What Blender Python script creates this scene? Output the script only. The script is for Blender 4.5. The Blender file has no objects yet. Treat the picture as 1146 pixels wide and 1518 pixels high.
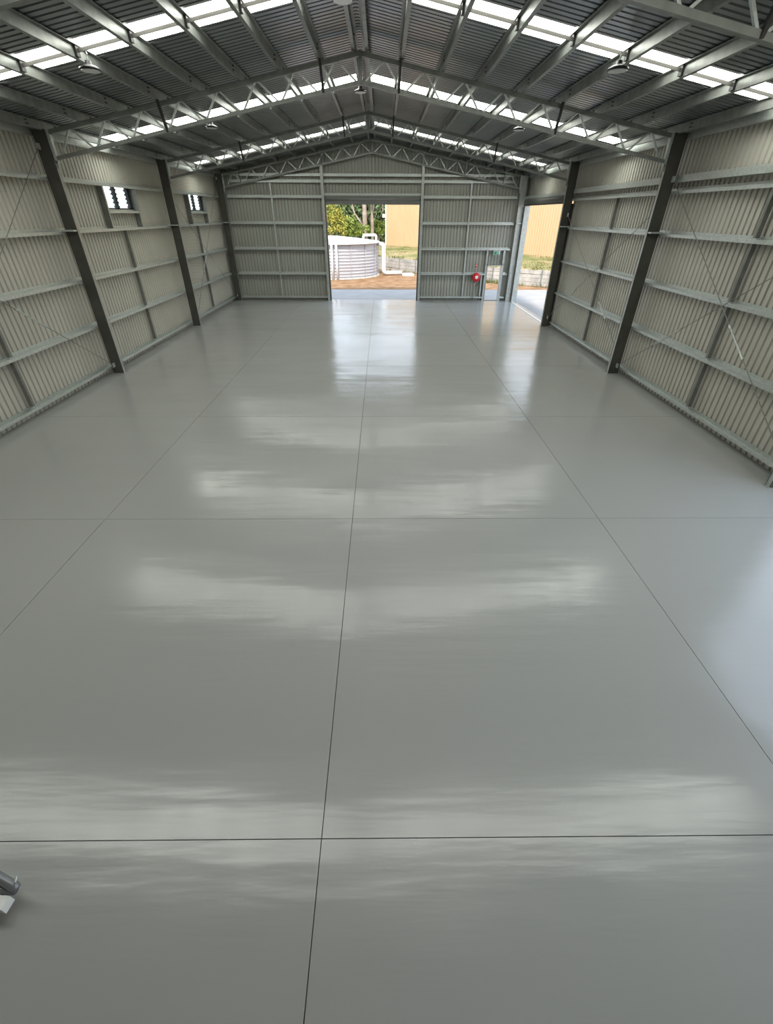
import bpy, math, random
import numpy as np

S = 1.165                      # plan units -> metres (camera 4.0 units = 4.66 m above the floor)
K = 0.184                      # roof slope
C = bpy.context.scene.collection
sc = bpy.context.scene

# ------------------------------------------------------------------ camera, sky, sun, exposure
cam_d = bpy.data.cameras.new('camera'); cam = bpy.data.objects.new('camera', cam_d); C.objects.link(cam)
cam_d.sensor_fit = 'HORIZONTAL'; cam_d.sensor_width = 36.0; cam_d.lens = 653.03 * 36.0 / 1146.0
cam_d.clip_start = 0.05; cam_d.clip_end = 2000
_p, _y, _r = 0.5944, -0.0107, -0.004
from mathutils import Matrix, Vector
cy, sy, c_, s_ = math.cos(_y), math.sin(_y), math.cos(_p), math.sin(_p)
r0 = Vector((cy, sy, 0)); fw = Vector((-sy * c_, cy * c_, -s_)); u0 = Vector((-sy * s_, cy * s_, c_))
rt = math.cos(_r) * r0 - math.sin(_r) * u0; up = math.sin(_r) * r0 + math.cos(_r) * u0
M = Matrix((rt, up, -fw)).transposed().to_4x4()
M.translation = Vector((0.4633 * S, 0, 4.0 * S))
cam.matrix_world = M
sc.camera = cam

world = bpy.data.worlds.new('world'); sc.world = world; world.use_nodes = True
wn = world.node_tree.nodes; wl = world.node_tree.links; wn.clear()
w_out = wn.new('ShaderNodeOutputWorld'); w_bg = wn.new('ShaderNodeBackground')
w_tc = wn.new('ShaderNodeTexCoord'); w_sep = wn.new('ShaderNodeSeparateXYZ'); w_ramp = wn.new('ShaderNodeValToRGB')
w_ramp.color_ramp.elements[0].position = 0.0; w_ramp.color_ramp.elements[0].color = (0.86, 0.93, 1.0, 1)
w_ramp.color_ramp.elements[1].position = 0.7; w_ramp.color_ramp.elements[1].color = (0.62, 0.77, 1.0, 1)
wl.new(w_tc.outputs['Generated'], w_sep.inputs[0]); wl.new(w_sep.outputs['Z'], w_ramp.inputs[0])
wl.new(w_ramp.outputs[0], w_bg.inputs['Color']); w_bg.inputs['Strength'].default_value = 2.9
wl.new(w_bg.outputs[0], w_out.inputs[0])

sun_d = bpy.data.lights.new('sun', 'SUN'); sun = bpy.data.objects.new('sun', sun_d); C.objects.link(sun)
sun_d.energy = 5.6; sun_d.angle = math.radians(6); sun_d.color = (1.0, 0.93, 0.82)
sun.rotation_euler = Vector((0.10, 0.72, -0.95)).to_track_quat('-Z', 'Y').to_euler()

sc.view_settings.view_transform = 'Standard'; sc.view_settings.look = 'None'
sc.view_settings.gamma = 1.0; sc.view_settings.use_curve_mapping = False
sc.view_settings.exposure = 0.0
cyc = sc.cycles
cyc.max_bounces = 9; cyc.diffuse_bounces = 5; cyc.glossy_bounces = 4; cyc.transparent_max_bounces = 12
cyc.caustics_reflective = False; cyc.caustics_refractive = False; cyc.sample_clamp_indirect = 6.0
SKYLIGHT_STRENGTH = 10.5

# ------------------------------------------------------------------ materials
def mat(name, col, rough=0.6, metal=0.0, spec=0.5, noise=0.0, scale=3.0, col2=None, bump=0.0, bscale=None, stretch=(1, 1, 1), coat=0.0):
    m = bpy.data.materials.new(name); m.use_nodes = True
    n = m.node_tree.nodes; l = m.node_tree.links; b = n['Principled BSDF']
    b.inputs['Base Color'].default_value = (*col, 1); b.inputs['Roughness'].default_value = rough
    b.inputs['Metallic'].default_value = metal; b.inputs['Specular IOR Level'].default_value = spec
    b.inputs['Coat Weight'].default_value = coat
    if noise or col2 or bump:
        g = n.new('ShaderNodeNewGeometry'); mp = n.new('ShaderNodeMapping'); mp.inputs['Scale'].default_value = stretch
        l.new(g.outputs['Position'], mp.inputs['Vector'])
        t = n.new('ShaderNodeTexNoise'); t.inputs['Scale'].default_value = scale; t.inputs['Detail'].default_value = 4
        l.new(mp.outputs[0], t.inputs['Vector'])
        if noise or col2:
            r = n.new('ShaderNodeValToRGB'); r.color_ramp.elements[0].position = 0.35; r.color_ramp.elements[1].position = 0.65
            a = col if col2 else tuple(x * (1 - noise) for x in col); c2 = col2 or tuple(min(1, x * (1 + noise)) for x in col)
            r.color_ramp.elements[0].color = (*a, 1); r.color_ramp.elements[1].color = (*c2, 1)
            l.new(t.outputs['Fac'], r.inputs[0]); l.new(r.outputs[0], b.inputs['Base Color'])
        if bump:
            t2 = n.new('ShaderNodeTexNoise'); t2.inputs['Scale'].default_value = bscale or scale; t2.inputs['Detail'].default_value = 3
            l.new(mp.outputs[0], t2.inputs['Vector'])
            bp = n.new('ShaderNodeBump'); bp.inputs['Strength'].default_value = bump; bp.inputs['Distance'].default_value = 0.05
            l.new(t2.outputs['Fac'], bp.inputs['Height']); l.new(bp.outputs[0], b.inputs['Normal'])
    return m

def emit(name, col, strength):
    m = bpy.data.materials.new(name); m.use_nodes = True
    n = m.node_tree.nodes; l = m.node_tree.links; n.clear()
    o = n.new('ShaderNodeOutputMaterial'); e = n.new('ShaderNodeEmission')
    e.inputs[0].default_value = (*col, 1); e.inputs[1].default_value = strength
    l.new(e.outputs[0], o.inputs[0]); return m

def glass(name):
    m = bpy.data.materials.new(name); m.use_nodes = True
    n = m.node_tree.nodes; l = m.node_tree.links; n.clear()
    o = n.new('ShaderNodeOutputMaterial'); t = n.new('ShaderNodeBsdfTransparent'); g = n.new('ShaderNodeBsdfGlossy'); mx = n.new('ShaderNodeMixShader')
    t.inputs[0].default_value = (0.9, 0.95, 0.93, 1); g.inputs['Roughness'].default_value = 0.05; mx.inputs[0].default_value = 0.12
    l.new(t.outputs[0], mx.inputs[1]); l.new(g.outputs[0], mx.inputs[2]); l.new(mx.outputs[0], o.inputs[0]); return m

def floor_mat():
    m = mat('grey_epoxy', (0.345, 0.35, 0.337), rough=0.2, spec=0.5, noise=0)
    n = m.node_tree.nodes; l = m.node_tree.links; b = n['Principled BSDF']
    g = n.new('ShaderNodeNewGeometry')
    def layer(scale, st, detail):
        mp = n.new('ShaderNodeMapping'); mp.inputs['Scale'].default_value = st
        l.new(g.outputs['Position'], mp.inputs['Vector'])
        t = n.new('ShaderNodeTexNoise'); t.inputs['Scale'].default_value = scale; t.inputs['Detail'].default_value = detail
        l.new(mp.outputs[0], t.inputs['Vector']); return t
    t1 = layer(1.0, (0.2, 1.6, 1), 5); t2 = layer(0.5, (1, 1, 1), 2); t3 = layer(0.35, (0.7, 1.6, 1), 4)
    add = n.new('ShaderNodeMath'); add.operation = 'MULTIPLY_ADD'; add.inputs[1].default_value = 2.0
    l.new(t2.outputs['Fac'], add.inputs[0]); l.new(t1.outputs['Fac'], add.inputs[2])
    bp = n.new('ShaderNodeBump'); bp.inputs['Strength'].default_value = 0.28; bp.inputs['Distance'].default_value = 0.05
    l.new(add.outputs[0], bp.inputs['Height']); l.new(bp.outputs[0], b.inputs['Normal'])
    mr = n.new('ShaderNodeMapRange'); mr.inputs['From Min'].default_value = 0.1; mr.inputs['From Max'].default_value = 0.9
    mr.inputs['To Min'].default_value = 0.10; mr.inputs['To Max'].default_value = 0.30
    l.new(t3.outputs['Fac'], mr.inputs[0]); l.new(mr.outputs[0], b.inputs['Roughness'])
    return m

MT = dict(
    floor=floor_mat(),
    joint=mat('joint_sealant', (0.02, 0.02, 0.02), 0.8),
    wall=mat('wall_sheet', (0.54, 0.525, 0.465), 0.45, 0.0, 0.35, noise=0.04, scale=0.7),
    wallfar=mat('wall_sheet_shaded', (0.35, 0.355, 0.31), 0.45, 0.0, 0.35, noise=0.04, scale=0.7),  # same sheet as the side walls, with the backlit shade in its colour
    roof=mat('roof_sheet', (0.265, 0.285, 0.29), 0.30, 0.75, 0.5, noise=0.08, scale=0.6),
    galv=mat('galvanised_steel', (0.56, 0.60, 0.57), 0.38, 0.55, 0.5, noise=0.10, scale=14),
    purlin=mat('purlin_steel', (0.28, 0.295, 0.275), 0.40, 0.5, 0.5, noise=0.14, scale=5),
    column=mat('column_steel_shaded', (0.09, 0.087, 0.077), 0.5, 0.3, 0.4, noise=0.12, scale=2),  # darker than the flanges: shade on the camera-facing web is in the colour
    flange=mat('column_flange', (0.45, 0.47, 0.44), 0.4, 0.5, 0.5, noise=0.1, scale=6),
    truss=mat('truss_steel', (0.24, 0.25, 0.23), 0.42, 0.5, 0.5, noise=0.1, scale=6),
    dark=mat('dark_steel', (0.05, 0.05, 0.05), 0.5, 0.3),
    roller=mat('roller_curtain', (0.16, 0.165, 0.15), 0.5, 0.2, noise=0.06, scale=3),
    black=mat('black_paint', (0.015, 0.015, 0.017), 0.4),
    sky=emit('skylight_daylight', (0.98, 1.0, 0.92), SKYLIGHT_STRENGTH),
    glass=glass('louvre_glass'),
    lens=mat('lamp_lens', (0.82, 0.83, 0.82), 0.3),
    white=mat('white_paint', (0.8, 0.8, 0.78), 0.45, noise=0.03),
    pvc=mat('white_pvc', (0.82, 0.82, 0.80), 0.35, noise=0.02),
    tank=mat('tank_sheet', (0.48, 0.47, 0.485), 0.5, 0.1, 0.4, noise=0.04, scale=1),
    tankroof=mat('tank_roof_sheet', (0.6, 0.6, 0.62), 0.45, noise=0.02),
    red=mat('red_paint', (0.55, 0.012, 0.02), 0.35, noise=0.05),
    brass=mat('brass', (0.6, 0.5, 0.25), 0.35, 0.8),
    rubber=mat('black_rubber', (0.02, 0.02, 0.02), 0.6),
    green=mat('exit_green', (0.0, 0.25, 0.13), 0.4, noise=0.03),
    apron=mat('apron_concrete', (0.29, 0.275, 0.26), 0.75, noise=0.08, scale=0.8),
    dirt=mat('orange_dirt', (0.20, 0.105, 0.05), 0.95, spec=0.1, scale=1.3, col2=(0.30, 0.185, 0.10), bump=0.6, bscale=3),
    grassy=mat('bank_grass', (0.14, 0.15, 0.05), 0.95, spec=0.1, scale=0.5, col2=(0.34, 0.25, 0.13), bump=0.5, bscale=8),
    blade=mat('grass_blades', (0.08, 0.11, 0.02), 0.8, spec=0.2, scale=2, col2=(0.16, 0.155, 0.05)),
    sleeper=mat('concrete_sleeper', (0.34, 0.32, 0.285), 0.9, spec=0.2, scale=2.2, col2=(0.52, 0.485, 0.43)),
    cream=mat('cream_cladding', (0.55, 0.385, 0.215), 0.6, spec=0.3, noise=0.02, scale=0.6),
    bark=mat('pale_bark', (0.28, 0.21, 0.17), 0.85, spec=0.1, scale=2.5, col2=(0.42, 0.34, 0.28)),
    leaf=mat('dark_leaf', (0.08, 0.12, 0.05), 0.7, spec=0.2, scale=1.2, col2=(0.17, 0.21, 0.09)),
    leafy=mat('yellow_leaf', (0.20, 0.22, 0.04), 0.7, spec=0.2, scale=1.5, col2=(0.48, 0.42, 0.09)),
    leafm=mat('mid_leaf', (0.14, 0.20, 0.04), 0.7, spec=0.2, scale=1.5, col2=(0.28, 0.33, 0.07)),
    grey=mat('grey_tube', (0.22, 0.23, 0.25), 0.4, 0.4),
)

# ------------------------------------------------------------------ mesh helpers (all coordinates in plan units)
class MB:
    def __init__(s): s.v = []; s.f = []; s.mi = []; s.cur = 0
    def add(s, vs, fs):
        o = len(s.v); s.v += [tuple(p) for p in vs]; s.f += [tuple(i + o for i in f) for f in fs]; s.mi += [s.cur] * len(fs); return s
    def box(s, x0, x1, y0, y1, z0, z1):
        return s.add([(x0, y0, z0), (x1, y0, z0), (x1, y1, z0), (x0, y1, z0), (x0, y0, z1), (x1, y0, z1), (x1, y1, z1), (x0, y1, z1)],
                     [(0, 3, 2, 1), (4, 5, 6, 7), (0, 1, 5, 4), (1, 2, 6, 5), (2, 3, 7, 6), (3, 0, 4, 7)])
    def bar(s, p, q, w, h, upv=(0, 0, 1)):
        p = Vector(p); q = Vector(q); d = (q - p).normalized(); u = Vector(upv)
        r = d.cross(u)
        if r.length < 1e-4: r = d.cross(Vector((1, 0, 0)))
        r.normalize(); u = r.cross(d); vs = []
        for e in (p, q):
            for a, b in ((-1, -1), (1, -1), (1, 1), (-1, 1)): vs.append(e + r * (a * w / 2) + u * (b * h / 2))
        return s.add(vs, [(0, 1, 2, 3), (7, 6, 5, 4), (0, 4, 5, 1), (1, 5, 6, 2), (2, 6, 7, 3), (3, 7, 4, 0)])
    def tube(s, pts, r, n=8):
        pts = [Vector(p) for p in pts]; rs = r if isinstance(r, (list, tuple)) else [r] * len(pts); vs = []
        prev = None
        for i, p in enumerate(pts):
            d = (pts[min(i + 1, len(pts) - 1)] - pts[max(i - 1, 0)]).normalized()
            if prev is None:
                a = d.cross(Vector((0, 0, 1)))
                if a.length < 1e-3: a = d.cross(Vector((1, 0, 0)))
            else: a = prev - d * prev.dot(d)
            a.normalize(); prev = a; b = d.cross(a)
            for k in range(n):
                t = 2 * math.pi * k / n; vs.append(p + (a * math.cos(t) + b * math.sin(t)) * rs[i])
        fs = []
        for i in range(len(pts) - 1):
            for k in range(n): fs.append((i * n + k, i * n + (k + 1) % n, (i + 1) * n + (k + 1) % n, (i + 1) * n + k))
        fs.append(tuple(reversed(range(n)))); fs.append(tuple((len(pts) - 1) * n + k for k in range(n)))
        return s.add(vs, fs)
    def prism(s, prof, fn, a, b):            # closed 2D outline extruded; fn(u, v, t) -> point
        n = len(prof); vs = [fn(u, v, a) for u, v in prof] + [fn(u, v, b) for u, v in prof]
        fs = [(i, (i + 1) % n, n + (i + 1) % n, n + i) for i in range(n)] + [tuple(reversed(range(n))), tuple(range(n, 2 * n))]
        return s.add(vs, fs)
    def lathe(s, prof, c, axis='z', n=24):   # prof: (radius, height)
        vs = []
        for r, h in prof:
            for k in range(n):
                t = 2 * math.pi * k / n; a, b = r * math.cos(t), r * math.sin(t)
                vs.append((c[0] + a, c[1] + b, c[2] + h) if axis == 'z' else (c[0] + a, c[1] + h, c[2] + b) if axis == 'y' else (c[0] + h, c[1] + a, c[2] + b))
        fs = [(i * n + k, i * n + (k + 1) % n, (i + 1) * n + (k + 1) % n, (i + 1) * n + k) for i in range(len(prof) - 1) for k in range(n)]
        fs.append(tuple(reversed(range(n)))); fs.append(tuple((len(prof) - 1) * n + k for k in range(n)))
        return s.add(vs, fs)
    def build(s, name, m, parent=None, smooth=False, origin=None):
        a = np.array(s.v, float) * S
        if origin is None: o = np.array([(a[:, 0].min() + a[:, 0].max()) / 2, (a[:, 1].min() + a[:, 1].max()) / 2, a[:, 2].min()])
        else: o = np.array(origin, float) * S
        me = bpy.data.meshes.new(name); me.from_pydata((a - o).tolist(), [], s.f)
        for mm in (m if isinstance(m, (list, tuple)) else [m]): me.materials.append(MT[mm])
        if len(me.materials) > 1: me.polygons.foreach_set('material_index', s.mi)
        if smooth: me.polygons.foreach_set('use_smooth', [True] * len(me.polygons))
        me.update()
        ob = bpy.data.objects.new(name, me); C.objects.link(ob)
        wl_ = Vector(o)
        if parent is not None:
            ob.parent = parent; ob.location = wl_ - WLOC[parent.name]
        else: ob.location = wl_
        WLOC[ob.name] = wl_
        return ob
WLOC = {}
def tag(o, label=None, cat=None, group=None, kind=None):
    if label: o['label'] = label
    if cat: o['category'] = cat
    if group: o['group'] = group
    if kind: o['kind'] = kind
    return o
def root(name, loc, label=None, cat=None, group=None, kind=None):
    o = bpy.data.objects.new(name, None); C.objects.link(o); o.empty_display_size = 0.2
    o.location = Vector(loc) * S; WLOC[o.name] = o.location.copy()
    return tag(o, label, cat, group, kind)
def bx(name, m, dims, parent=None): return MB().box(*dims).build(name, m, parent)

Y = [6.65, 13.41, 20.19, 26.88]       # frames
YB = -2.2                             # rear end of the hall
XI, XO, XW = 7.32, 7.62, 7.80         # column inside face, girt face, sheeting plane
YF, YW = 27.05, 27.22                 # far girt face and far sheeting plane
ZR = 7.10                             # roof sheet at the ridge
P = 0.163                             # rib pitch
def zroof(x): return ZR - K * abs(x)

# ribbed sheet: flat pans with grooves pushed outwards. fn(u, v, d) -> point; vb, vt functions of u
def ribbed(mb, u0, u1, vb, vt, fn, depth=0.036, pitch=P):
    us = []
    i = math.floor(u0 / pitch)
    while i * pitch < u1:
        b = i * pitch
        for du, d in ((0, 0), (0.106, 0), (0.112, 1), (0.157, 1)):
            us.append((b + du, d))
        i += 1
    us = [(u, d) for u, d in us if u0 < u < u1]
    end = lambda u: 1 if 0.109 < (u - math.floor(u / pitch) * pitch) < 0.160 else 0      # same depth where two lengths meet
    us = [(u0, end(u0))] + us + [(u1, end(u1))]
    vs = []; fs = []
    for u, d in us:
        b = vb(u) if callable(vb) else vb; t = vt(u) if callable(vt) else vt
        vs += [fn(u, b, d * depth), fn(u, t, d * depth)]
    for k in range(len(us) - 1): fs.append((2 * k, 2 * k + 2, 2 * k + 3, 2 * k + 1))
    mb.add(vs, fs); return mb

# ------------------------------------------------------------------ floor
floor = bx('floor', 'joint', (-7.86, 7.86, YB, 27.30, -0.14, -0.03)); tag(floor, kind='structure')
jx = [-7.86, -3.91, -0.013, 3.896, 7.86]; jy = [YB, 1.41, 5.73, 9.98, 14.22, 18.47, 22.72, 27.30]
g = 0.0034
for i in range(4):
    for j in range(7):
        bx('floor_slab', 'floor', (jx[i] + g, jx[i + 1] - g, jy[j] + g, jy[j + 1] - g, -0.03, 0.0), floor)

# ------------------------------------------------------------------ walls
WIN = [(15.92, 17.80, 'window_1'), (22.72, 24.66, 'window_2')]; WZ = (4.10, 4.69)
ztop = zroof(XW) + 0.034
def wl_fn(u, v, d): return (-XW - d, u, v)
def wr_fn(u, v, d): return (XW + d, u, v)
def wf_fn(u, v, d): return (u, YW + d, v)
mb = MB(); e = YB
for a, b, _ in WIN:
    ribbed(mb, e, a, 0.0, ztop, wl_fn); ribbed(mb, a, b, 0.0, WZ[0], wl_fn); ribbed(mb, a, b, WZ[1], ztop, wl_fn); e = b
ribbed(mb, e, YW + .05, 0.0, ztop, wl_fn)
wall_left = tag(mb.build('wall_left', 'wall'), kind='structure')
mb = MB()
ribbed(mb, YB, -1.95, 0, ztop, wr_fn); ribbed(mb, -1.95, 6.45, 4.39, ztop, wr_fn)
ribbed(mb, 6.45, 20.55, 0, ztop, wr_fn); ribbed(mb, 20.55, 26.70, 4.50, ztop, wr_fn); ribbed(mb, 26.70, YW + .05, 0, ztop, wr_fn)
wall_right = tag(mb.build('wall_right', 'wall'), kind='structure')
DX = (6.13, 6.93); DZ = 1.75; RX = 2.40; RZ = 4.40
gt = lambda u: zroof(u) + 0.034
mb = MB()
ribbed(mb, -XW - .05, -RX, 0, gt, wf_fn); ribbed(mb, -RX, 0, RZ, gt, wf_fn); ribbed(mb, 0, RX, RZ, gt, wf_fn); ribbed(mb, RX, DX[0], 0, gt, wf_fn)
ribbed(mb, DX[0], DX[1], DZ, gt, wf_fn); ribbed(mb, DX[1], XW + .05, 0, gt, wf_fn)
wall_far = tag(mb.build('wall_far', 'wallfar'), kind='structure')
mb = MB(); ribbed(mb, -XW, 0, 0, gt, lambda u, v, d: (u, YB - d, v)); ribbed(mb, 0, XW, 0, gt, lambda u, v, d: (u, YB - d, v))
wall_near = tag(mb.build('wall_near', 'wall'), kind='structure')

# girts: zed section lying on its side. a = distance from girt face towards the sheeting
def zed(h): return [(0, h), (0.007, h), (0.007, h + 0.058), (0.172, h + 0.058), (0.172, h + 0.125), (0.165, h + 0.125), (0.165, h + 0.066), (0, h + 0.066)]
def cee(h): return [(0, h), (0.172, h), (0.172, h + 0.085), (0.165, h + 0.085), (0.165, h + 0.007), (0.007, h + 0.007), (0.007, h + 0.062), (0.0, h + 0.062)]
def girt_side(sgn, y0, y1, prof, parent, name='girt'):
    return MB().prism(prof, lambda u, v, t: (sgn * (XO + u), t, v), y0, y1).build(name, 'galv', parent)
def girt_far(x0, x1, prof, parent, name='girt'):
    return MB().prism(prof, lambda u, v, t: (t, YF + u, v), x0, x1).build(name, 'galv', parent)
GZ = [1.29, 2.43, 3.55, 4.65]
bays = [(-0.1, 6.65), (6.65, 13.41), (13.41, 20.19), (20.19, 27.0)]
for y0, y1 in bays:
    girt_side(-1, y0 + .01, y1 - .01, cee(0.16), wall_left, 'base_girt')
    for h in GZ: girt_side(-1, y0 + .01, y1 - .01, zed(h), wall_left)
for y0, y1 in bays[1:3]:
    girt_side(1, y0 + .01, y1 - .01, cee(0.16), wall_right, 'base_girt')
    for h in (1.29, 2.43, 3.55, 4.43): girt_side(1, y0 + .01, y1 - .01, zed(h), wall_right)
for y0, y1 in bays[1:]:                                        # deep header beam over the right wall
    zb = 4.66 if y0 < 20 else 4.62
    MB().prism([(0, zb), (0.17, zb), (0.17, zb + .012), (0.012, zb + .012), (0.012, zb + .128), (0.17, zb + .128), (0.17, zb + .14), (0, zb + .14)],
               lambda u, v, t: (XO - 0.02 + u, t, v), y0 + .01, y1 - .01).build('header_beam', 'galv', wall_right)
# eave struts under the roof edge
for s, w in ((-1, wall_left), (1, wall_right)):
    for y0, y1 in bays:
        zt = zroof(XO) - 0.05
        MB().prism([(0, zt - .17), (0.09, zt - .17), (0.09, zt - .163), (0.007, zt - .163), (0.007, zt - .007), (0.09, zt - .02), (0.09, zt - .013), (0, zt)],
                   lambda u, v, t: (s * (XO + 0.03 + u), t, v), y0 + .01, y1 - .01).build('eave_strut', 'galv', w)
# wall bridging channels in mid bay
def bridging_side(sgn, y, zs, parent):
    for z0, z1 in zs:
        MB().prism([(-.035, .03), (.035, .03), (.035, .12), (.029, .12), (.029, .036), (-.029, .036), (-.029, .12), (-.035, .12)],
                   lambda u, v, t: (sgn * (XO + v), y + u, t), z0, z1).build('bridging_channel', 'truss', parent)
        bx('bridging_cleat', 'galv', tuple(sorted((sgn * (XO + .02), sgn * (XO + .12)))) + (y - .09, y + .05, z0 - .006, z0 + .02), parent)
lv = [(0.25, 1.33), (1.36, 2.47), (2.50, 3.59)]
bridging_side(-1, 3.3, lv, wall_left)
bridging_side(-1, 9.96, lv + [(3.62, 4.69)], wall_left); bridging_side(-1, 16.68, lv, wall_left); bridging_side(-1, 23.3, lv, wall_left)
for y in (9.96, 16.5): bridging_side(1, y, lv + [(3.62, 4.47)], wall_right)
# far wall girts
for h, x0, x1 in [(0.13, -XI, -RX - .12), (0.13, RX + .12, DX[0] - .1), (0.13, DX[1] + .08, 7.25), (1.27, -XI, -RX - .12), (1.27, RX + .12, DX[0] - .1), (1.27, DX[1] + .08, 7.25)]:
    girt_far(x0, x1, cee(h) if h < 1 else zed(h), wall_far, 'base_girt' if h < 1 else 'girt')
for h in (2.43, 3.56):
    girt_far(-XI, -RX - .12, zed(h), wall_far); girt_far(RX + .12, 7.25, zed(h), wall_far)
for h in (4.66, 5.28, 5.53):
    m = 7.25 if h < 5.2 else 7.0
    girt_far(-m, -RX - .12, zed(h), wall_far); girt_far(-RX - .05, RX + .05, zed(h + (.08 if h < 5 else 0)), wall_far); girt_far(RX + .12, m, zed(h), wall_far)
def bridging_far(x, zs):
    for z0, z1 in zs:
        MB().prism([(-.035, .03), (.035, .03), (.035, .12), (.029, .12), (.029, .036), (-.029, .036), (-.029, .12), (-.035, .12)],
                   lambda u, v, t: (x + u, YF + v, t), z0, z1).build('bridging_channel', 'galv', wall_far)
bridging_far(-5.06, [(.22, 1.31), (1.34, 2.47), (2.50, 3.60), (3.63, 4.70), (4.73, 5.32)])
bridging_far(4.92, [(.22, 1.31), (1.34, 2.47), (2.50, 3.60), (3.63, 4.70), (4.73, 5.32)])
# far wall door trimmers and the conduit over the door
for x in (DX[0] - .06, DX[1] + .035):
    MB().box(x - .045, x + .045, YF, YW - .01, 0, 2.47).build('door_trimmer', 'flange', wall_far)
bx('bridging_channel', 'galv', (5.86, 5.92, YF + .03, YF + .1, .22, 1.31), wall_far)

# window trimmers
for a, b, _ in WIN:
    for y in (a - .05, b + .05):
        MB().prism([(-.045, 0), (-.035, 0), (-.035, .17), (-.045, .17)], lambda u, v, t: (-(XO + v), y + u, t), 3.62, 4.66).build('window_trimmer', 'truss', wall_left)  # darker web and paler flange carry shade and light in their colour
        bx('trimmer_flange', 'flange', (-XO - .008, -XO, y - .045, y + .045, 3.62, 4.66), wall_left)
    girt_side(-1, a, b, zed(4.00), wall_left, 'sill_girt')

# louvre windows
for a, b, nm in WIN:
    w = root(nm, (-XW, (a + b) / 2, WZ[0]), kind='structure')
    f = MB(); x0, x1 = -XW - .06, -XW + .02
    f.box(x0, x1, a, a + .05, *WZ).box(x0, x1, b - .05, b, *WZ).box(x0, x1, a, b, WZ[0], WZ[0] + .035).box(x0, x1, a, b, WZ[1] - .02, WZ[1])
    f.build('window_frame', 'black', w)
    ym = (a + b) / 2 - .02
    def clips(name, y0, y1):
        q = MB(); q.box(x0, x1, y0, y1, *WZ)
        for i in range(5): q.box(x0 - .02, x1 + .015, y0 - .025, y1 + .02, WZ[0] + .04 + i * .108, WZ[0] + .09 + i * .108)
        q.build(name, 'black', w)
    clips('mullion', ym - .055, ym + .055); clips('clip_rail', b - .16, b - .05); clips('clip_rail', a + .05, a + .13)
    for y0, y1 in ((a + .13, ym - .055), (ym + .055, b - .16)):
        for i in range(5):
            z = WZ[0] + .04 + i * .108
            MB().bar((-XW, y0, z + .055), (-XW, y1, z + .055), .006, .118, (.35, 0, 1)).build('louvre_blade', 'glass', w)

# ------------------------------------------------------------------ roof
SK = [(3.50, 4.30), (10.02, 10.80), (16.08, 16.88), (23.38, 24.18)]
ceiling = root('ceiling', (0, 11, ZR), kind='structure')
for s in (-1, 1):
    mb = MB(); e = YB
    fn = lambda u, v, d: (s * v, u, zroof(v) + d)
    for a, b in SK:
        ribbed(mb, e, a, 0.0, 8.0, fn); ribbed(mb, a, b, 0, 0.16, fn); ribbed(mb, a, b, 7.62, 8.0, fn); e = b
    ribbed(mb, e, YW + .1, 0.0, 8.0, fn)
    mb.build('roof_sheeting', 'roof', ceiling)
    MB().add([(0, YB, ZR + .03), (0, YW, ZR + .03), (s * .3, YW, zroof(.3) + .04), (s * .3, YB, zroof(.3) + .04)], [(0, 1, 2, 3)]).build('ridge_cap', 'roof', ceiling)
names = ['in the bay over the camera', 'in the roof bay nearest the camera', 'in the middle roof bay', 'in the farthest roof bay']
for bi, (a, b) in enumerate(SK):
    for s, sd in ((-1, 'left'), (1, 'right')):
        mb = MB(); ribbed(mb, a, b, 0.16, 7.62, lambda u, v, d: (s * v, u, zroof(v) + d))
        tag(mb.build('skylight_panel', 'sky'), f'glowing white skylight strip on the {sd} slope {names[bi]}', 'skylight', 'translucent skylight strips')
PX = [0.11, 0.87, 1.77, 2.66, 3.60, 4.53, 5.50, 6.45, 7.36]
ordn = ['ridge', 'first', 'second', 'third', 'fourth', 'fifth', 'sixth', 'seventh', 'eighth']
YP0 = -0.4
for s, sd in ((-1, 'left'), (1, 'right')):
    for i, x in enumerate(PX):
        zb = 6.935 - K * x
        prof = [(x, zb), (x + .075, zb), (x + .075, zb + .018), (x + .069, zb + .018), (x + .069, zb + .007), (x + .008, zb + .007), (x + .008, zb + .158), (x - .06, zb + .158), (x - .06, zb + .151), (x, zb + .151)]
        lab = (f'galvanised ridge purlin running along the {sd} side of the roof peak' if i == 0 else
               f'galvanised roof purlin, {ordn[i]} down from the ridge purlin on the {sd} slope' if i < 8 else
               f'galvanised eave purlin, lowest of the {sd} roof slope above the wall')
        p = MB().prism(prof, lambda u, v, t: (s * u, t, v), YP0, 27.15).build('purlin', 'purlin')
        tag(p, lab, 'beam', 'roof purlins')
        for yk in Y[1:3]:                                       # bolted laps over the trusses
            q = MB()
            for dy in (-.55, -.5, .5, .55):
                for dz in (.045, .11): q.box(s * x - .012, s * x + .016, yk + dy, yk + dy + .025, zb + dz, zb + dz + .02)
            q.build('lap_bolts', 'dark', p)['kind'] = 'stuff'
    # roof bridging between purlins in the middle of each bay
    for yb in (10.20, 16.80, 23.55):
        for i in range(len(PX) - 1):
            xa, xb = PX[i] + .012, PX[i + 1] - .01
            za, zb = 6.935 - K * xa + .085, 6.935 - K * xb + .085
            MB().bar((s * xa, yb, za), (s * xb, yb, zb), .008, .05).bar((s * xa, yb + .02, za + .022), (s * xb, yb + .02, zb + .022), .035, .006).build('purlin_bridging', 'column', ceiling)
            MB().box(s * xb - .03, s * xb + .03, yb - .05, yb + .06, zb - .07, zb + .06).build('bridging_bracket', 'dark', ceiling)

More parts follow.
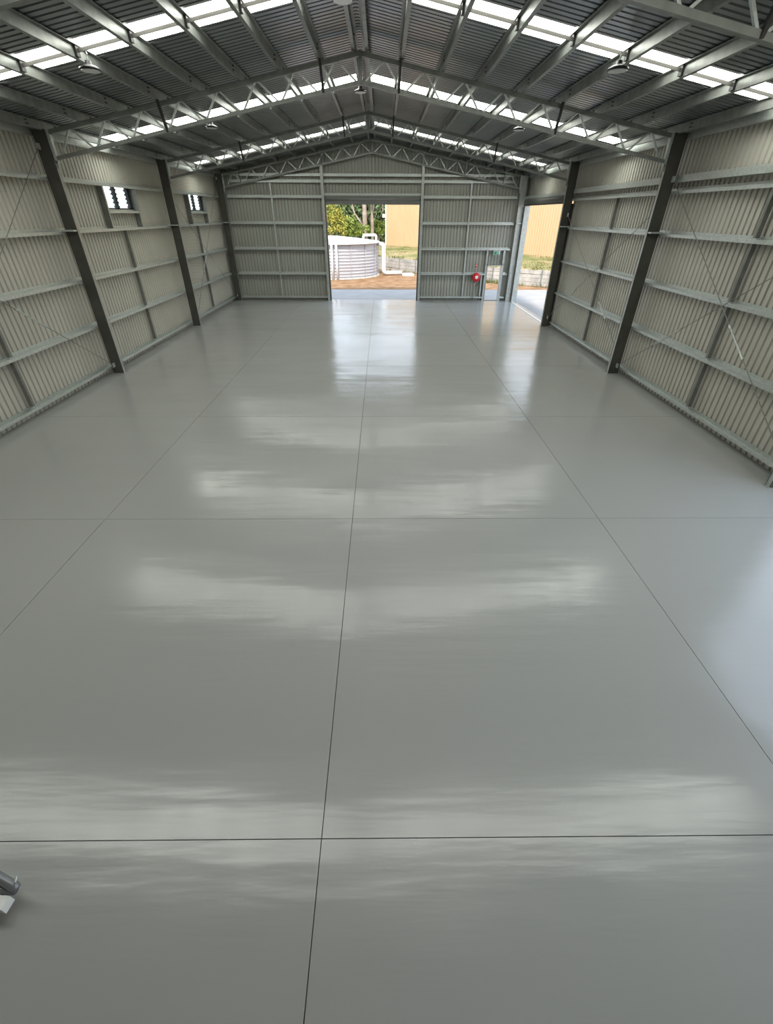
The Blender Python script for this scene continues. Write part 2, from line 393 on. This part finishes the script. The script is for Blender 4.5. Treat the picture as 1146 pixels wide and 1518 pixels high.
# ------------------------------------------------------------------ trusses
tl = ['nearest roof truss, only its chord showing at the top corners of the photo', 'open web steel roof truss across the nearest full frame, largest in view',
      'open web steel roof truss in the middle, second from the far wall', 'open web steel roof truss against the far wall']
def truss(k):
    yc = Y[k] + .06
    t = root('roof_truss', (0, yc, 5.0), tl[k], 'truss', 'roof trusses')
    zt = lambda x: 6.885 - K * abs(x); zl = lambda x: 6.43 - 0.187 * abs(x)
    for s in (-1, 1):
        a, b = (0.0, zt(0)), (7.32, zt(7.32))
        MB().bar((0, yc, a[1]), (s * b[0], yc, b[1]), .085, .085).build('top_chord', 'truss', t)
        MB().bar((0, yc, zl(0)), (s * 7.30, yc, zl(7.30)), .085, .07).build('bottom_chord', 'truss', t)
        for i in range(8):
            tx = .54 + .89 * i; b0 = .07 + .89 * i; b1 = tx + .37
            MB().bar((s * b0, yc, zl(b0)), (s * tx, yc, zt(tx)), .04, .035).build('web_member', 'galv', t)
            MB().bar((s * tx, yc, zt(tx)), (s * b1, yc, zl(b1)), .04, .035).build('web_member', 'galv', t)
        bx('end_plate', 'galv', tuple(sorted((s * 7.25, s * 7.31))) + (yc - .05, yc + .05, zl(7.3) - .08, zt(7.3) + .05), t)
        if k < 3:
            for xb in (.87, 4.53):                               # fly braces down to the bottom chord
                MB().bar((s * xb, yc - .20, 6.93 - K * xb), (s * (xb - .03), yc - .02, zl(xb) - .02), .05, .05).build('fly_brace', 'dark', t)
        else:
            for xb in (2.45, 4.53, 6.45):
                MB().bar((s * xb, yc - .30, 6.95 - K * xb), (s * (xb - .03), yc - .02, zl(xb) - .02), .035, .035).build('fly_brace', 'truss', t)
    MB().box(-.04, .04, yc - .04, yc + .04, zl(0) - .05, zt(0) + .04).build('king_post', 'truss', t)
    return t
for k in range(4): truss(k)

# ------------------------------------------------------------------ columns
cn = {(-1, 0): 'dark steel column on the left wall, just outside the frame beside the camera', (-1, 1): 'dark steel column on the left wall, largest and nearest of those in view',
      (-1, 2): 'dark steel column on the left wall between the two louvre windows', (-1, 3): 'dark steel column in the far left corner of the hall',
      (1, 0): 'steel column whose foot alone shows at the right edge of the photo', (1, 1): 'dark steel column on the right wall between the two braced bays',
      (1, 2): 'dark steel column at the near side of the right open roller door', (1, 3): 'pale lit steel column in the far right corner beside the small doorway'}
def column(s, k):
    y = Y[k]; zt = zroof(XI) - .17
    r = root('steel_column', (s * (XI + .15), y + .05, 0), cn[(s, k)], 'column', 'portal columns')
    lo, hi = XI, XO
    bm = 'flange' if (s, k) == (1, 3) else 'column'  # far right column paler: door light on it is put into the colour
    w = MB()
    w.box(*sorted((s * lo, s * hi)), y, y + .012, .012, zt)                       # web towards the camera
    w.box(*sorted((s * (hi - .012), s * hi)), y, y + .10, .012, zt)               # outer flange
    w.build('column_web', bm, r)
    MB().box(*sorted((s * lo, s * (lo + .012))), y + .012, y + .11, .012, zt).box(*sorted((s * lo, s * (lo + .035))), y + .10, y + .11, .012, zt).build('inner_flange', 'flange', r)
    bx('base_plate', 'flange', tuple(sorted((s * (lo - .03), s * (hi + .02)))) + (y - .03, y + .14, 0, .012), r)
    bx('cap_plate', 'column', tuple(sorted((s * (lo - .01), s * (hi + .03)))) + (y - .02, y + .13, zt, zt + .015), r)
    bx('girt_brace', 'galv', tuple(sorted((s * (lo + .01), s * (hi + .02)))) + (y - .14, y - .001, 3.61, 3.645), r)
    bx('truss_cleat', 'flange', tuple(sorted((s * (lo - .06), s * lo))) + (y + .01, y + .11, 4.88, 5.02), r)
    bx('splice_plate', bm, tuple(sorted((s * (lo + .02), s * (hi - .02)))) + (y - .008, y, 4.75, 5.2), r)
    return r
for s in (-1, 1):
    for k in range(4): column(s, k)
# endwall posts either side of the far roller door
for s, sd in ((-1, 'left'), (1, 'right')):
    r = root('endwall_post', (s * 2.47, YF, 0), f'galvanised post on the {sd} side of the far roller door, rising to the truss', 'post', 'posts beside the far roller door')
    x0, x1 = sorted((s * 2.41, s * 2.54))
    bx('post_shaft', 'flange', (x0, x1, YF - .13, YF - .005, .01, 5.93), r)
    bx('base_plate', 'flange', (x0 - .03, x1 + .03, YF - .16, YF + .01, 0, .01), r)

# ------------------------------------------------------------------ doors
d1 = root('door_1', (0, YW, 0), kind='structure')
MB().lathe([(.14, -RX + .02), (.14, RX - .02)], (0, YF + .03, 4.60), 'x', 20).build('roller_drum', 'roller', d1, True)
for i in range(4):
    z = RZ + .07 + i * .075
    MB().box(-RX + .02, RX - .02, YF - .10 + .004 * (i % 2), YF - .085 + .004 * (i % 2), z, z + .07).build('door_slat', 'roller', d1)
bx('bottom_rail', 'roller', (-RX + .02, RX - .02, YF - .12, YF - .07, RZ, RZ + .065), d1)
for s in (-1, 1):
    x0, x1 = sorted((s * 2.36, s * 2.41))
    bx('door_guide', 'dark', (x0, x1, YF - .10, YW + .03, 0, RZ), d1)
    bx('door_bracket', 'dark', (x0, x1, YF - .12, YW, RZ, 4.76), d1)
d2 = root('door_2', (XW, 23.6, 0), kind='structure')
MB().lathe([(.13, 20.6), (.13, 26.6)], (XO + .02, 0, 4.52), 'y', 20).build('roller_drum', 'roller', d2, True)
for i in range(3):
    z = 4.42 + i * .075
    MB().box(XO - .09, XO - .08, 20.6, 26.6, z, z + .07).build('door_slat', 'roller', d2)
bx('bottom_rail', 'dark', (XO - .11, XO - .06, 20.6, 26.6, 4.36, 4.42), d2)
bx('door_guide', 'flange', (XO - .03, XW + .05, 26.62, 26.72, 0, 4.36), d2)
bx('door_guide', 'column', (XO - .03, XW + .05, 20.50, 20.58, 0, 4.36), d2)
bx('threshold', 'white', (XO - .04, XO + .03, 20.56, 26.62, 0, .012), d2)
d3 = root('door_3', ((DX[0] + DX[1]) / 2, YW, 0), kind='structure')
bx('door_jamb', 'flange', (DX[0], DX[0] + .04, YF - .01, YW + .04, 0, DZ), d3); bx('door_jamb', 'flange', (DX[1] - .04, DX[1], YF - .01, YW + .04, 0, DZ), d3)
bx('door_head', 'flange', (DX[0], DX[1], YF - .01, YW + .04, DZ - .045, DZ), d3); bx('door_sill', 'dark', (DX[0], DX[1], YF, YW + .06, 0, .012), d3)
# the wide open doorway on the right wall beside the camera (daylight falls in through it)
d4 = root('door_4', (XW, 2.2, 0), kind='structure')
MB().lathe([(.13, -1.9), (.13, 6.4)], (XO + .02, 0, 4.52), 'y', 20).build('roller_drum', 'roller', d4, True)
bx('door_guide', 'flange', (XO - .03, XW + .05, 6.41, 6.49, 0, 4.40), d4); bx('door_guide', 'flange', (XO - .03, XW + .05, -1.98, -1.9, 0, 4.40), d4)
bx('bottom_rail', 'dark', (XO - .11, XO - .06, -1.9, 6.4, 4.34, 4.40), d4)

# ------------------------------------------------------------------ bracing rods
def rod(p, q, label, tb=(.24, .36)):
    p = Vector(p); q = Vector(q); r = root('bracing_rod', p, label, 'rod', 'wall bracing rods')
    MB().tube([p, q], .009, 6).build('rod', 'truss', r)
    a, b = p.lerp(q, tb[0]), p.lerp(q, tb[1])
    MB().tube([a, b], .018, 6).build('turnbuckle', 'galv', r)
    for e in (a, b): MB().tube([e - (q - p).normalized() * .05, e + (q - p).normalized() * .05], .03, 6).build('lock_nut', 'galv', r)
    for e in (p, q): MB().box(e.x - .01, e.x + .01, e.y - .06, e.y + .06, e.z - .06, e.z + .06).build('end_cleat', 'galv', r)
xr = 7.47
rod((xr, 13.28, .28), (xr, 6.8, 4.38), 'thin steel brace rod on the right wall, nearest bay, rising towards the camera')
rod((xr + .03, 6.85, .40), (xr + .03, 13.25, 4.72), 'thin steel brace rod on the right wall, nearest bay, rising away from the camera', (.40, .30))
rod((xr, 20.05, .40), (xr, 13.6, 4.10), 'thin steel brace rod on the right wall, middle bay, rising towards the camera')
rod((xr + .03, 13.60, .62), (xr + .03, 20.05, 4.0), 'thin steel brace rod on the right wall, middle bay, rising away from the camera', (.30, .20))
rod((-xr, 13.28, .28), (-xr, 6.85, 4.75), 'thin steel brace rod on the left wall, nearest bay, rising towards the camera', (.34, .44))
rod((-xr - .03, 6.85, .30), (-xr - .03, 13.28, 5.28), 'thin steel brace rod on the left wall, nearest bay, rising away from the camera')
rod((-xr, 26.7, .30), (-xr, 20.6, 4.35), 'thin steel brace rod on the left wall, farthest bay, rising towards the camera', (.38, .48))
rod((-xr - .03, 20.6, .35), (-xr - .03, 26.6, 5.40), 'thin steel brace rod on the left wall, farthest bay, rising away from the camera', (.30, .40))

# ------------------------------------------------------------------ high bay lights
def light(x, y, z, label):
    r = root('high_bay_light', (x, y, z), label, 'lamp', 'hanging high bay lights')
    MB().lathe([(.155, 0), (.165, .012), (.16, .03), (.10, .06), (.05, .075), (.045, .12), (.02, .125)], (x, y, z), 'z', 24).build('lamp_body', 'black', r, True)
    MB().lathe([(.145, -.008), (.145, .004)], (x, y, z), 'z', 24).build('lamp_lens', 'lens', r)
    MB().tube([(x, y, z + .12), (x, y, z + .17), (x + .015, y, z + .20), (x, y, z + .23)], .010, 6).build('hook', 'galv', r)
light(-.13, 9.95, 6.70, 'round black high bay light under the ridge, cut by the top edge')
light(-.12, 16.3, 6.74, 'round black high bay light under the ridge below the nearest full truss')
light(-4.38, 10.22, 5.96, 'round black high bay light on the left slope by the nearest skylight')
light(4.33, 10.00, 5.96, 'round black high bay light on the right slope by the nearest skylight')
light(-4.24, 16.1, 5.96, 'round black high bay light on the left slope behind the nearest truss')
light(4.29, 16.15, 5.96, 'round black high bay light on the right slope behind the nearest truss')

# ------------------------------------------------------------------ hose reel, call sign, exit sign, chain
hx, hz, hy = 5.58, 1.18, YF - .02
r = root('fire_hose_reel', (hx, hy, hz), 'red fire hose reel with white hub on the far wall left of the small doorway', 'hose reel')
MB().lathe([(.205, -.17), (.215, -.16), (.215, -.145), (.10, -.14), (.10, -.05), (.215, -.045), (.215, -.02), (.20, -.015)], (hx, hy, hz), 'y', 28).build('drum', 'red', r, True)
MB().lathe([(.07, -.185), (.085, -.175), (.085, -.168)], (hx, hy, hz), 'y', 20).build('hub', 'white', r, True)
MB().lathe([(.15, -.176), (.158, -.172), (.165, -.168)], (hx, hy, hz), 'y', 24).build('side_ring', 'red', r, True)
MB().lathe([(.17, -.135), (.17, -.055)], (hx, hy, hz), 'y', 20).build('coiled_hose', 'rubber', r, True)
hose = [(hx + .19 * math.cos(a), hy - .1, hz - .05 + .36 * math.sin(a)) for a in np.linspace(-.2, -2.3, 14)]
MB().tube(hose, .018, 7).build('hose_loop', 'rubber', r, True)
MB().tube([(hx - .10, hy - .1, hz - .30), (hx - .07, hy - .1, hz - .42), (hx - .02, hy - .1, hz - .46)], [.03, .022, .012], 8).build('nozzle', 'brass', r, True)
for dx in (-.15, -.05): MB().tube([(hx + dx, hy - .05, .0), (hx + dx, hy - .05, hz - .25)], .014, 7).build('riser_pipe', 'truss', r, True)
MB().box(hx - .05, hx + .05, hy - .03, hy + .02, hz - .22, hz + .1).build('mounting_bracket', 'dark', r)
r = root('hose_reel_sign', (hx - .03, YF, 1.64), 'small red and white sign above the fire hose reel', 'sign')
bx('sign_plate', 'red', (hx - .075, hx + .015, YF - .012, YF - .002, 1.64, 1.80), r)
bx('white_panel', 'white', (hx - .06, hx, YF - .016, YF - .012, 1.71, 1.76), r)
MB().tube([(hx - .03, YF - .01, 1.40), (hx - .03, YF - .01, 1.64)], .006, 6).build('sign_post', 'galv', r)
# green exit sign hanging from the girt over the doorway
ex, ez = 6.57, 2.225
r = root('exit_sign', (ex, YF - .04, ez), 'green exit sign with white running figure above the small doorway', 'sign')
bx('sign_box', 'white', (ex - .19, ex + .17, YF - .07, YF - .02, ez, ez + .19), r)
bx('green_face', 'green', (ex - .165, ex + .165, YF - .075, YF - .07, ez + .01, ez + .165), r)
q = MB(); yy = YF - .079; zc = ez + .09
def poly(pts): q.add([(ex + a, yy, zc + b) for a, b in pts] + [(ex + a, yy + .003, zc + b) for a, b in pts],
                     [tuple(range(len(pts))), tuple(reversed(range(len(pts), 2 * len(pts))))])
poly([(-.012, .045), (.005, .062), (.022, .045), (.005, .030)])                    # head
poly([(-.015, .028), (.015, .028), (.008, -.012), (-.022, -.012)])                 # trunk
poly([(-.022, -.008), (-.004, -.012), (-.035, -.04), (-.07, -.045), (-.07, -.033), (-.04, -.028)])  # back leg
poly([(-.006, -.008), (.010, -.012), (.030, -.035), (.022, -.065), (.010, -.062), (.014, -.038)])   # front leg
poly([(.010, .026), (.042, .004), (.048, .012), (.016, .036)]); poly([(-.015, .028), (-.045, .012), (-.048, .020), (-.012, .036)])  # arms
poly([(.075, -.065), (.135, -.065), (.135, .065), (.075, .065)])                   # doorway
q.build('running_figure', 'white', r)
# conduit over the doorway
r = root('conduit', (6.3, YF - .02, 1.79), 'thin grey electrical conduit running over the small doorway', 'pipe')
MB().tube([(5.95, YF - .03, 1.79), (7.16, YF - .03, 1.79), (7.16, YF - .03, 1.30)], .012, 6).build('conduit_run', 'truss', r)
MB().box(7.02, 7.12, YF - .05, YF - .01, 1.32, 1.40).build('junction_box', 'white', r)
r = root('door_chain', (7.46, 26.80, .2), 'pale hand chain loop hanging beside the right roller door', 'chain')
for s2 in (-1, 1):
    q = MB(); n = 22
    for i in range(n):
        z0 = .25 + 1.1 * i / n; w = .045 * math.sin(math.pi * min(1, (z0 - .2) / 1.15) ** .6) + .006
        q.bar((7.40 + s2 * w, 26.78, z0), (7.40 + s2 * w, 26.78, z0 + .042), .012 if i % 2 else .02, .02 if i % 2 else .012)
    q.build('chain_run', 'white', r)
MB().tube([(7.40, 26.78, 1.32), (7.40, 26.79, 1.42), (7.42, 26.82, 1.44)], .014, 6).build('chain_hook', 'white', r)

# ------------------------------------------------------------------ trolley poking in at the left edge
r = root('trolley', (-2.33, 1.10, 0), 'grey tube and white capped bar of a trolley poking in at the left edge', 'trolley')
zt_ = .16
MB().tube([(-2.95, 1.40, zt_), (-2.212, 1.138, zt_), (-2.075, 1.089, zt_), (-2.052, 1.081, zt_ - .01)], [.031, .031, .031, .024], 12).build('handle_tube', 'grey', r, True)
MB().tube([(-2.072, 1.076, zt_ - .03), (-2.20, 1.084, zt_ - .045), (-2.95, 1.15, zt_ - .05)], [.026, .028, .028], 12).build('frame_tube', 'grey', r, True)
MB().tube([(-2.085, 1.118, zt_ + .01), (-2.075, 1.128, zt_ + .03), (-2.064, 1.125, zt_ + .055), (-2.058, 1.10, zt_ + .045)], .008, 6).build('spring_clip', 'galv', r)
MB().bar((-2.95, 1.115, .11), (-2.125, 1.01, .11), .07, .07).build('bar', 'white', r)
MB().bar((-2.125, 1.01, .11), (-2.082, 1.005, .11), .074, .074).build('end_cap', 'lens', r)
MB().bar((-2.95, 1.11, .066), (-2.13, 1.005, .066), .05, .016).build('red_edge', 'red', r)
for xx in (-2.62, -2.24): MB().lathe([(.035, -.02), (.037, 0), (.035, .02)], (xx, 1.01 + (-2.2 - xx) * .12, .037), 'y', 16).build('wheel', 'rubber', r, True)

# ------------------------------------------------------------------ outside ground
gnd = bx('ground', 'dirt', (-140, 140, -90, 190, -.4, -.03)); tag(gnd, kind='structure')
ap = root('apron', (0, 29, 0), kind='structure')
for x0, x1 in ((-8.2, -2.7), (-2.69, 2.69), (2.70, 7.85)): bx('apron_slab', 'apron', (x0, x1, 27.31, 31.45, -.12, -.008), ap)
for y0, y1 in ((-1, 6.0), (6.01, 13), (13.01, 20), (20.01, 25.7), (25.71, 31.45)): bx('apron_slab', 'apron', (7.87, 14.5, y0, y1, -.12, -.008), ap)

# retaining wall of concrete sleepers between steel posts
line = [Vector((-7.0, 52.6)), Vector((8.3, 35.2)), Vector((14.0, 31.2)), Vector((22, 26.5))]
rw = root('retaining_wall', (4, 40, 0), 'weathered concrete sleeper retaining wall along the grass bank outside', 'wall')
random.seed(4)
def walk(step):
    out = []
    for a, b in zip(line[:-1], line[1:]):
        n = max(1, round((b - a).length / step))
        for i in range(n): out.append((a.lerp(b, i / n), a.lerp(b, (i + 1) / n)))
    return out
for a, b in walk(1.9):
    for j in range(4):
        z0 = -.02 + j * .24; off = random.uniform(-.015, .015); d = (b - a).normalized(); nn = Vector((-d.y, d.x)) * off
        MB().bar((a.x + nn.x + d.x * .03, a.y + nn.y + d.y * .03, z0 + .115), (b.x + nn.x - d.x * .03, b.y + nn.y - d.y * .03, z0 + .115), .09, .228).build('sleeper', 'sleeper', rw)
    MB().box(a.x - .05, a.x + .05, a.y - .08, a.y + .04, -.02, .97).build('wall_post', 'truss', rw)
# grass bank behind it
mb = MB(); rng = np.random.default_rng(3); vs = []; fs = []; NS = 9; NT = 40
pts = []
tot = [(line[i], line[i + 1]) for i in range(3)]
for i in range(NT + 1):
    t = i / NT * 3; k = min(2, int(t)); p = line[k].lerp(line[k + 1], t - k); pts.append(p)
nrm = Vector((.74, .67)).normalized()
for p in pts:
    for j in range(NS + 1):
        s2 = j / NS * 30; z = .92 + .40 * min(1, s2 / 8.5) + (rng.random() - .5) * .06 * (0 < j < 4) + max(0, s2 - 12) * .01
        vs.append((p.x + nrm.x * (s2 + .04), p.y + nrm.y * (s2 + .04), z))
for i in range(NT):
    for j in range(NS): a = i * (NS + 1) + j; fs.append((a, a + 1, a + NS + 2, a + NS + 1))
mb.add(vs, fs); tag(mb.build('ground_bank', 'grassy', smooth=True), kind='structure')
def tufts(name, spots, h, label):
    mb = MB()
    for (x, y, z, n, spread, hh) in spots:
        for _ in range(n):
            px, py = x + rng.normal() * spread, y + rng.normal() * spread; a = rng.random() * 6.28; l = hh * (.5 + rng.random()); w = .02
            tx, ty = px + math.cos(a) * l * .5, py + math.sin(a) * l * .5; b = a + 1.57
            mb.add([(px - w * math.cos(b), py - w * math.sin(b), z), (px + w * math.cos(b), py + w * math.sin(b), z), (tx, ty, z + l)], [(0, 1, 2)])
    o = mb.build(name, 'blade'); tag(o, label, 'grass', kind='stuff'); return o
sp = []
for a, b in walk(.6):
    if rng.random() < .6: sp.append((a.x + nrm.x * .1, a.y + nrm.y * .1, .93, int(15 + rng.random() * 25), .18, .16))
    if a.x > 7.0 and a.x < 9.2: sp.append((a.x - nrm.x * .25, a.y - nrm.y * .25, -.03, 50, .16, .28))
    elif a.x > 0 and rng.random() < .45: sp.append((a.x - nrm.x * .2, a.y - nrm.y * .2, -.03, 24, .2, .2))
tufts('wall_grass', sp, .2, 'green grass tufts along the top and foot of the retaining wall')
sp = []
for i in range(420):
    p = pts[rng.integers(4, NT)]; s2 = .4 + rng.random() * 8
    sp.append((p.x + nrm.x * s2 + rng.normal() * .4, p.y + nrm.y * s2 + rng.normal() * .4, .92 + .4 * min(1, s2 / 8.5), 9, .25, .10))
tufts('bank_grass', sp, .1, 'patchy short grass over the bank below the cream building')

# cream building on the bank
A = Vector((.86, 54.7)); B = Vector((24.0, 29.4)); d = (B - A).normalized(); back = Vector((-d.y, d.x)) * 12; L = (B - A).length
if back.y < 0: back = -back
b0 = root('cream_building', (10, 46, 1.3), 'large cream clad building standing on the grass bank outside', 'building')
nz = -back.normalized()
mb = MB(); ribbed(mb, 0, L, 1.25, 6.1, lambda u, v, dd: (A.x + d.x * u - nz.x * dd, A.y + d.y * u - nz.y * dd, v), .035, .22)
mb.build('front_wall', 'cream', b0)
mb = MB(); Q = [A, B, B + back, A + back]
ps = [(p.x, p.y, z) for z in (1.25, 6.1) for p in Q] + [((A + back / 2).x, (A + back / 2).y, 7.0), ((B + back / 2).x, (B + back / 2).y, 7.0)]
mb.add(ps, [(1, 2, 6, 9, 5), (2, 3, 7, 6), (3, 0, 4, 8, 7)]); mb.build('side_walls', 'cream', b0)
mb = MB(); mb.add(ps, [(4, 5, 9, 8), (6, 7, 8, 9)]); mb.build('roof', 'tank', b0)
MB().box(A.x - .06, A.x + .05, A.y - .1, A.y + .05, 1.25, 6.1).build('corner_trim', 'white', b0)
MB().bar((A.x + nz.x * .1, A.y + nz.y * .1, 6.08), (B.x + nz.x * .1, B.y + nz.y * .1, 6.08), .16, .14).build('gutter', 'white', b0)
MB().box(A.x - .36, A.x - .06, A.y - .2, A.y + .05, 3.72, 4.02).build('wall_lamp', 'white', b0)

# water tank
tc = (-3.5, 40.3); TR = 3.62; TH = 2.24
t = root('water_tank', (tc[0], tc[1], 0), 'round corrugated rainwater tank with white conical lid outside the far door', 'tank')
prof = []
nr = 11
for i in range(nr):
    z = TH * i / nr
    prof += [(TR, z), (TR, z + TH / nr * .62), (TR + .035, z + TH / nr * .74), (TR + .035, z + TH / nr * .88)]
prof.append((TR, TH)); MB().lathe(prof, (tc[0], tc[1], -.02), 'z', 72).build('tank_wall', 'tank', t)
MB().lathe([(TR + .20, TH - .06), (TR + .22, TH - .03), (TR + .05, TH + .03), (2.2, TH + .20), (.5, TH + .36), (.1, TH + .38)], (tc[0], tc[1], 0), 'z', 64).build('tank_lid', 'tankroof', t, True)
for k in range(8):
    a = -math.pi / 2 + .12 + (k - 3) * .36
    x, y = tc[0] + (TR + .05) * math.cos(a), tc[1] + (TR + .05) * math.sin(a)
    MB().box(x - .02, x + .02, y - .03, y + .03, 0, TH).build('wall_strap', 'tank', t)
MB().lathe([(TR + .16, -.03), (TR + .12, .05)], (tc[0], tc[1], 0), 'z', 64).build('base_ring', 'sleeper', t)
for px in (-3.13, -2.80):
    MB().tube([(px, 36.46, -.02), (px, 36.46, TH - .02)], .075, 12).build('downpipe', 'pvc', t, True)
def bend(pts, rad=.18, n=5):
    out = [Vector(pts[0])]
    for a, b, c in zip(pts[:-2], pts[1:-1], pts[2:]):
        a, b, c = Vector(a), Vector(b), Vector(c); p = b + (a - b).normalized() * rad; q = b + (c - b).normalized() * rad
        for i in range(n + 1):
            u = i / n; out.append(p * (1 - u) ** 2 + b * 2 * u * (1 - u) + q * u * u)
    out.append(Vector(pts[-1])); return out
MB().tube(bend([(-.95, 39.0, 2.20), (-.95, 39.0, 2.70), (.02, 39.6, 2.70), (.02, 39.6, 2.15)]), .085, 12).build('overflow_pipe', 'pvc', t, True)
MB().tube(bend([(-.1, 40.0, 2.06), (.58, 39.5, 2.10), (.58, 39.5, .16), (2.0, 40.0, .12)], .25), .15, 14).build('inlet_pipe', 'pvc', t, True)
tag(MB().box(2.08, 2.98, 39.2, 40.35, -.03, .06).box(2.2, 2.86, 39.4, 40.15, .06, .10).build('pit_lid', 'white'), 'flat white pit lid on the dirt right of the water tank', 'lid')

# ------------------------------------------------------------------ trees
def tree(name, label, base, trunk, crown, leafm, nleaf, ls, group='trees behind the tank'):
    r = root(name, base, label, 'tree', group)
    for pts, rs in trunk: MB().tube(pts, rs, 9).build('trunk', 'bark', r, True)
    mb = MB()
    for (cx, cy_, cz, rx, ry, rz, w) in crown:
        n = int(nleaf * w)
        u = rng.normal(size=(n, 3)); u /= np.linalg.norm(u, axis=1)[:, None]; rad = rng.random(n) ** .45
        # clumps
        cl = rng.normal(size=(max(5, n // 45), 3)); cl /= np.linalg.norm(cl, axis=1)[:, None]; cl *= (rng.random(len(cl)) ** .4)[:, None]
        pick = cl[rng.integers(0, len(cl), n)] + rng.normal(size=(n, 3)) * .17
        P3 = pick * np.array([rx, ry, rz]) + np.array([cx, cy_, cz])
        a = rng.normal(size=(n, 3)); a /= np.linalg.norm(a, axis=1)[:, None]; b = np.cross(a, rng.normal(size=(n, 3))); b /= np.linalg.norm(b, axis=1)[:, None]
        sz = ls * (.6 + .8 * rng.random(n))[:, None]
        q = np.stack([P3 - a * sz, P3 + b * sz * .45, P3 + a * sz, P3 - b * sz * .45], 1).reshape(-1, 3)
        mb.add(q.tolist(), [(4 * i, 4 * i + 1, 4 * i + 2, 4 * i + 3) for i in range(n)])
    mb.build('foliage', leafm, r)
    return r
z0 = 0.0
tree('gum_tree', 'pale trunked gum tree with a leaning side branch behind the water tank', (-1.34, 56, 0),
     [([(-1.32, 56, 0), (-1.34, 56, 2.5), (-1.40, 56, 5), (-1.46, 56.1, 7.2)], [.30, .26, .22, .12]),
      ([(-1.45, 56, 2.7), (-1.75, 56, 3.2), (-2.45, 56, 4.1), (-2.62, 56, 4.7), (-2.75, 56, 6.2)], [.10, .10, .085, .075, .04])],
     [(-1.6, 56.2, 7.0, 1.8, 1.5, 1.0, 1)], 'leafm', 900, .16)
tree('gum_tree', 'forked pale gum trunk right of the larger one behind the tank', (-.58, 57, 0),
     [([(-.55, 57, 0), (-.58, 57, 2.6), (-.60, 57, 3.9), (-.66, 57, 4.4), (-.85, 57, 6.0)], [.19, .17, .15, .11, .06]),
      ([(-.60, 57, 3.8), (-.45, 57, 4.5), (-.30, 57, 6.2)], [.11, .10, .05])],
     [(-.5, 57, 6.9, 1.3, 1.2, .9, 1)], 'leafm', 700, .16)
tree('bushy_tree', 'yellow green leafy tree left behind the tank', (-4.6, 52, 0),
     [([(-4.6, 52, 0), (-4.6, 52, 3.0)], [.16, .07])],
     [(-4.6, 52, 4.0, 1.3, 1.0, .9, 1), (-4.2, 51.6, 3.1, 1.2, .8, .8, .5)], 'leafy', 1700, .12)
tree('bushy_tree', 'mid green bushy shrub between the yellow tree and the gum trunks', (-2.9, 54, 0),
     [([(-2.9, 54, 0), (-2.9, 54, 2.2)], [.12, .05])],
     [(-3.0, 54, 2.9, 1.5, .9, .8, 1), (-1.9, 54.5, 2.5, 1.0, .7, .6, .5)], 'leafm', 1600, .12)
tree('bushy_tree', 'mid green shrub at the foot of the gum trunks beside the building', (.1, 58.5, 0),
     [([(.1, 58.5, 0), (.1, 58.5, 2.0)], [.1, .05])], [(-.2, 58.5, 2.7, 1.2, .7, .7, 1)], 'leafm', 900, .12)
bgs = [(-8.3, 74, 8.0), (-4.4, 75, 8.2), (-2.0, 76, 8.0), (-.3, 74, 7.6), (-9.5, 66, 5.6), (-7.2, 68, 6.2), (-5.0, 67, 5.8), (-2.9, 70, 6.4), (-1.1, 69, 6.0), (.6, 66, 5.9), (-12, 64, 5.4)]
pos = ['back row, left', 'back row, behind the yellow tree', 'back row, behind the gum trunks', 'back row, near the cream building', 'leftmost', 'second from the left', 'third from the left', 'in the middle', 'third from the right', 'rightmost, against the cream building', 'hidden at the far left']
for (x, y, h), ps_ in zip(bgs, pos):
    tree('forest_tree', f'dark green forest tree far behind the tank, {ps_}', (x, y, 0),
         [([(x, y, 0), (x + .1, y, h * .5), (x - .1, y, h * .9)], [.16, .13, .05])],
         [(x, y, h * .62, 1.7, 1.2, h * .40, 1), (x + .3, y, h * .25, 1.6, 1.0, h * .25, .5)], 'leaf', 2000, .24, 'forest trees far behind the tank')
for i, (x, y, h) in enumerate([(-34, 34, 6.0), (-37, 40, 6.6), (-40, 47, 6.2), (-43, 54, 6.8), (-46, 61, 6.4)]):
    tree('forest_tree', ['green tree seen through the larger louvre window', 'green tree outside between both louvre windows', 'green tree seen past the larger window, further off', 'green tree seen through the smaller louvre window', 'green tree far off beyond the smaller louvre window'][i], (x, y, 0),
         [([(x, y, 0), (x, y, h * .8)], [.2, .06])], [(x, y, h * .55, 3.4, 3.2, h * .38, 1)], 'leafm', 1100, .3, 'trees outside the left wall')
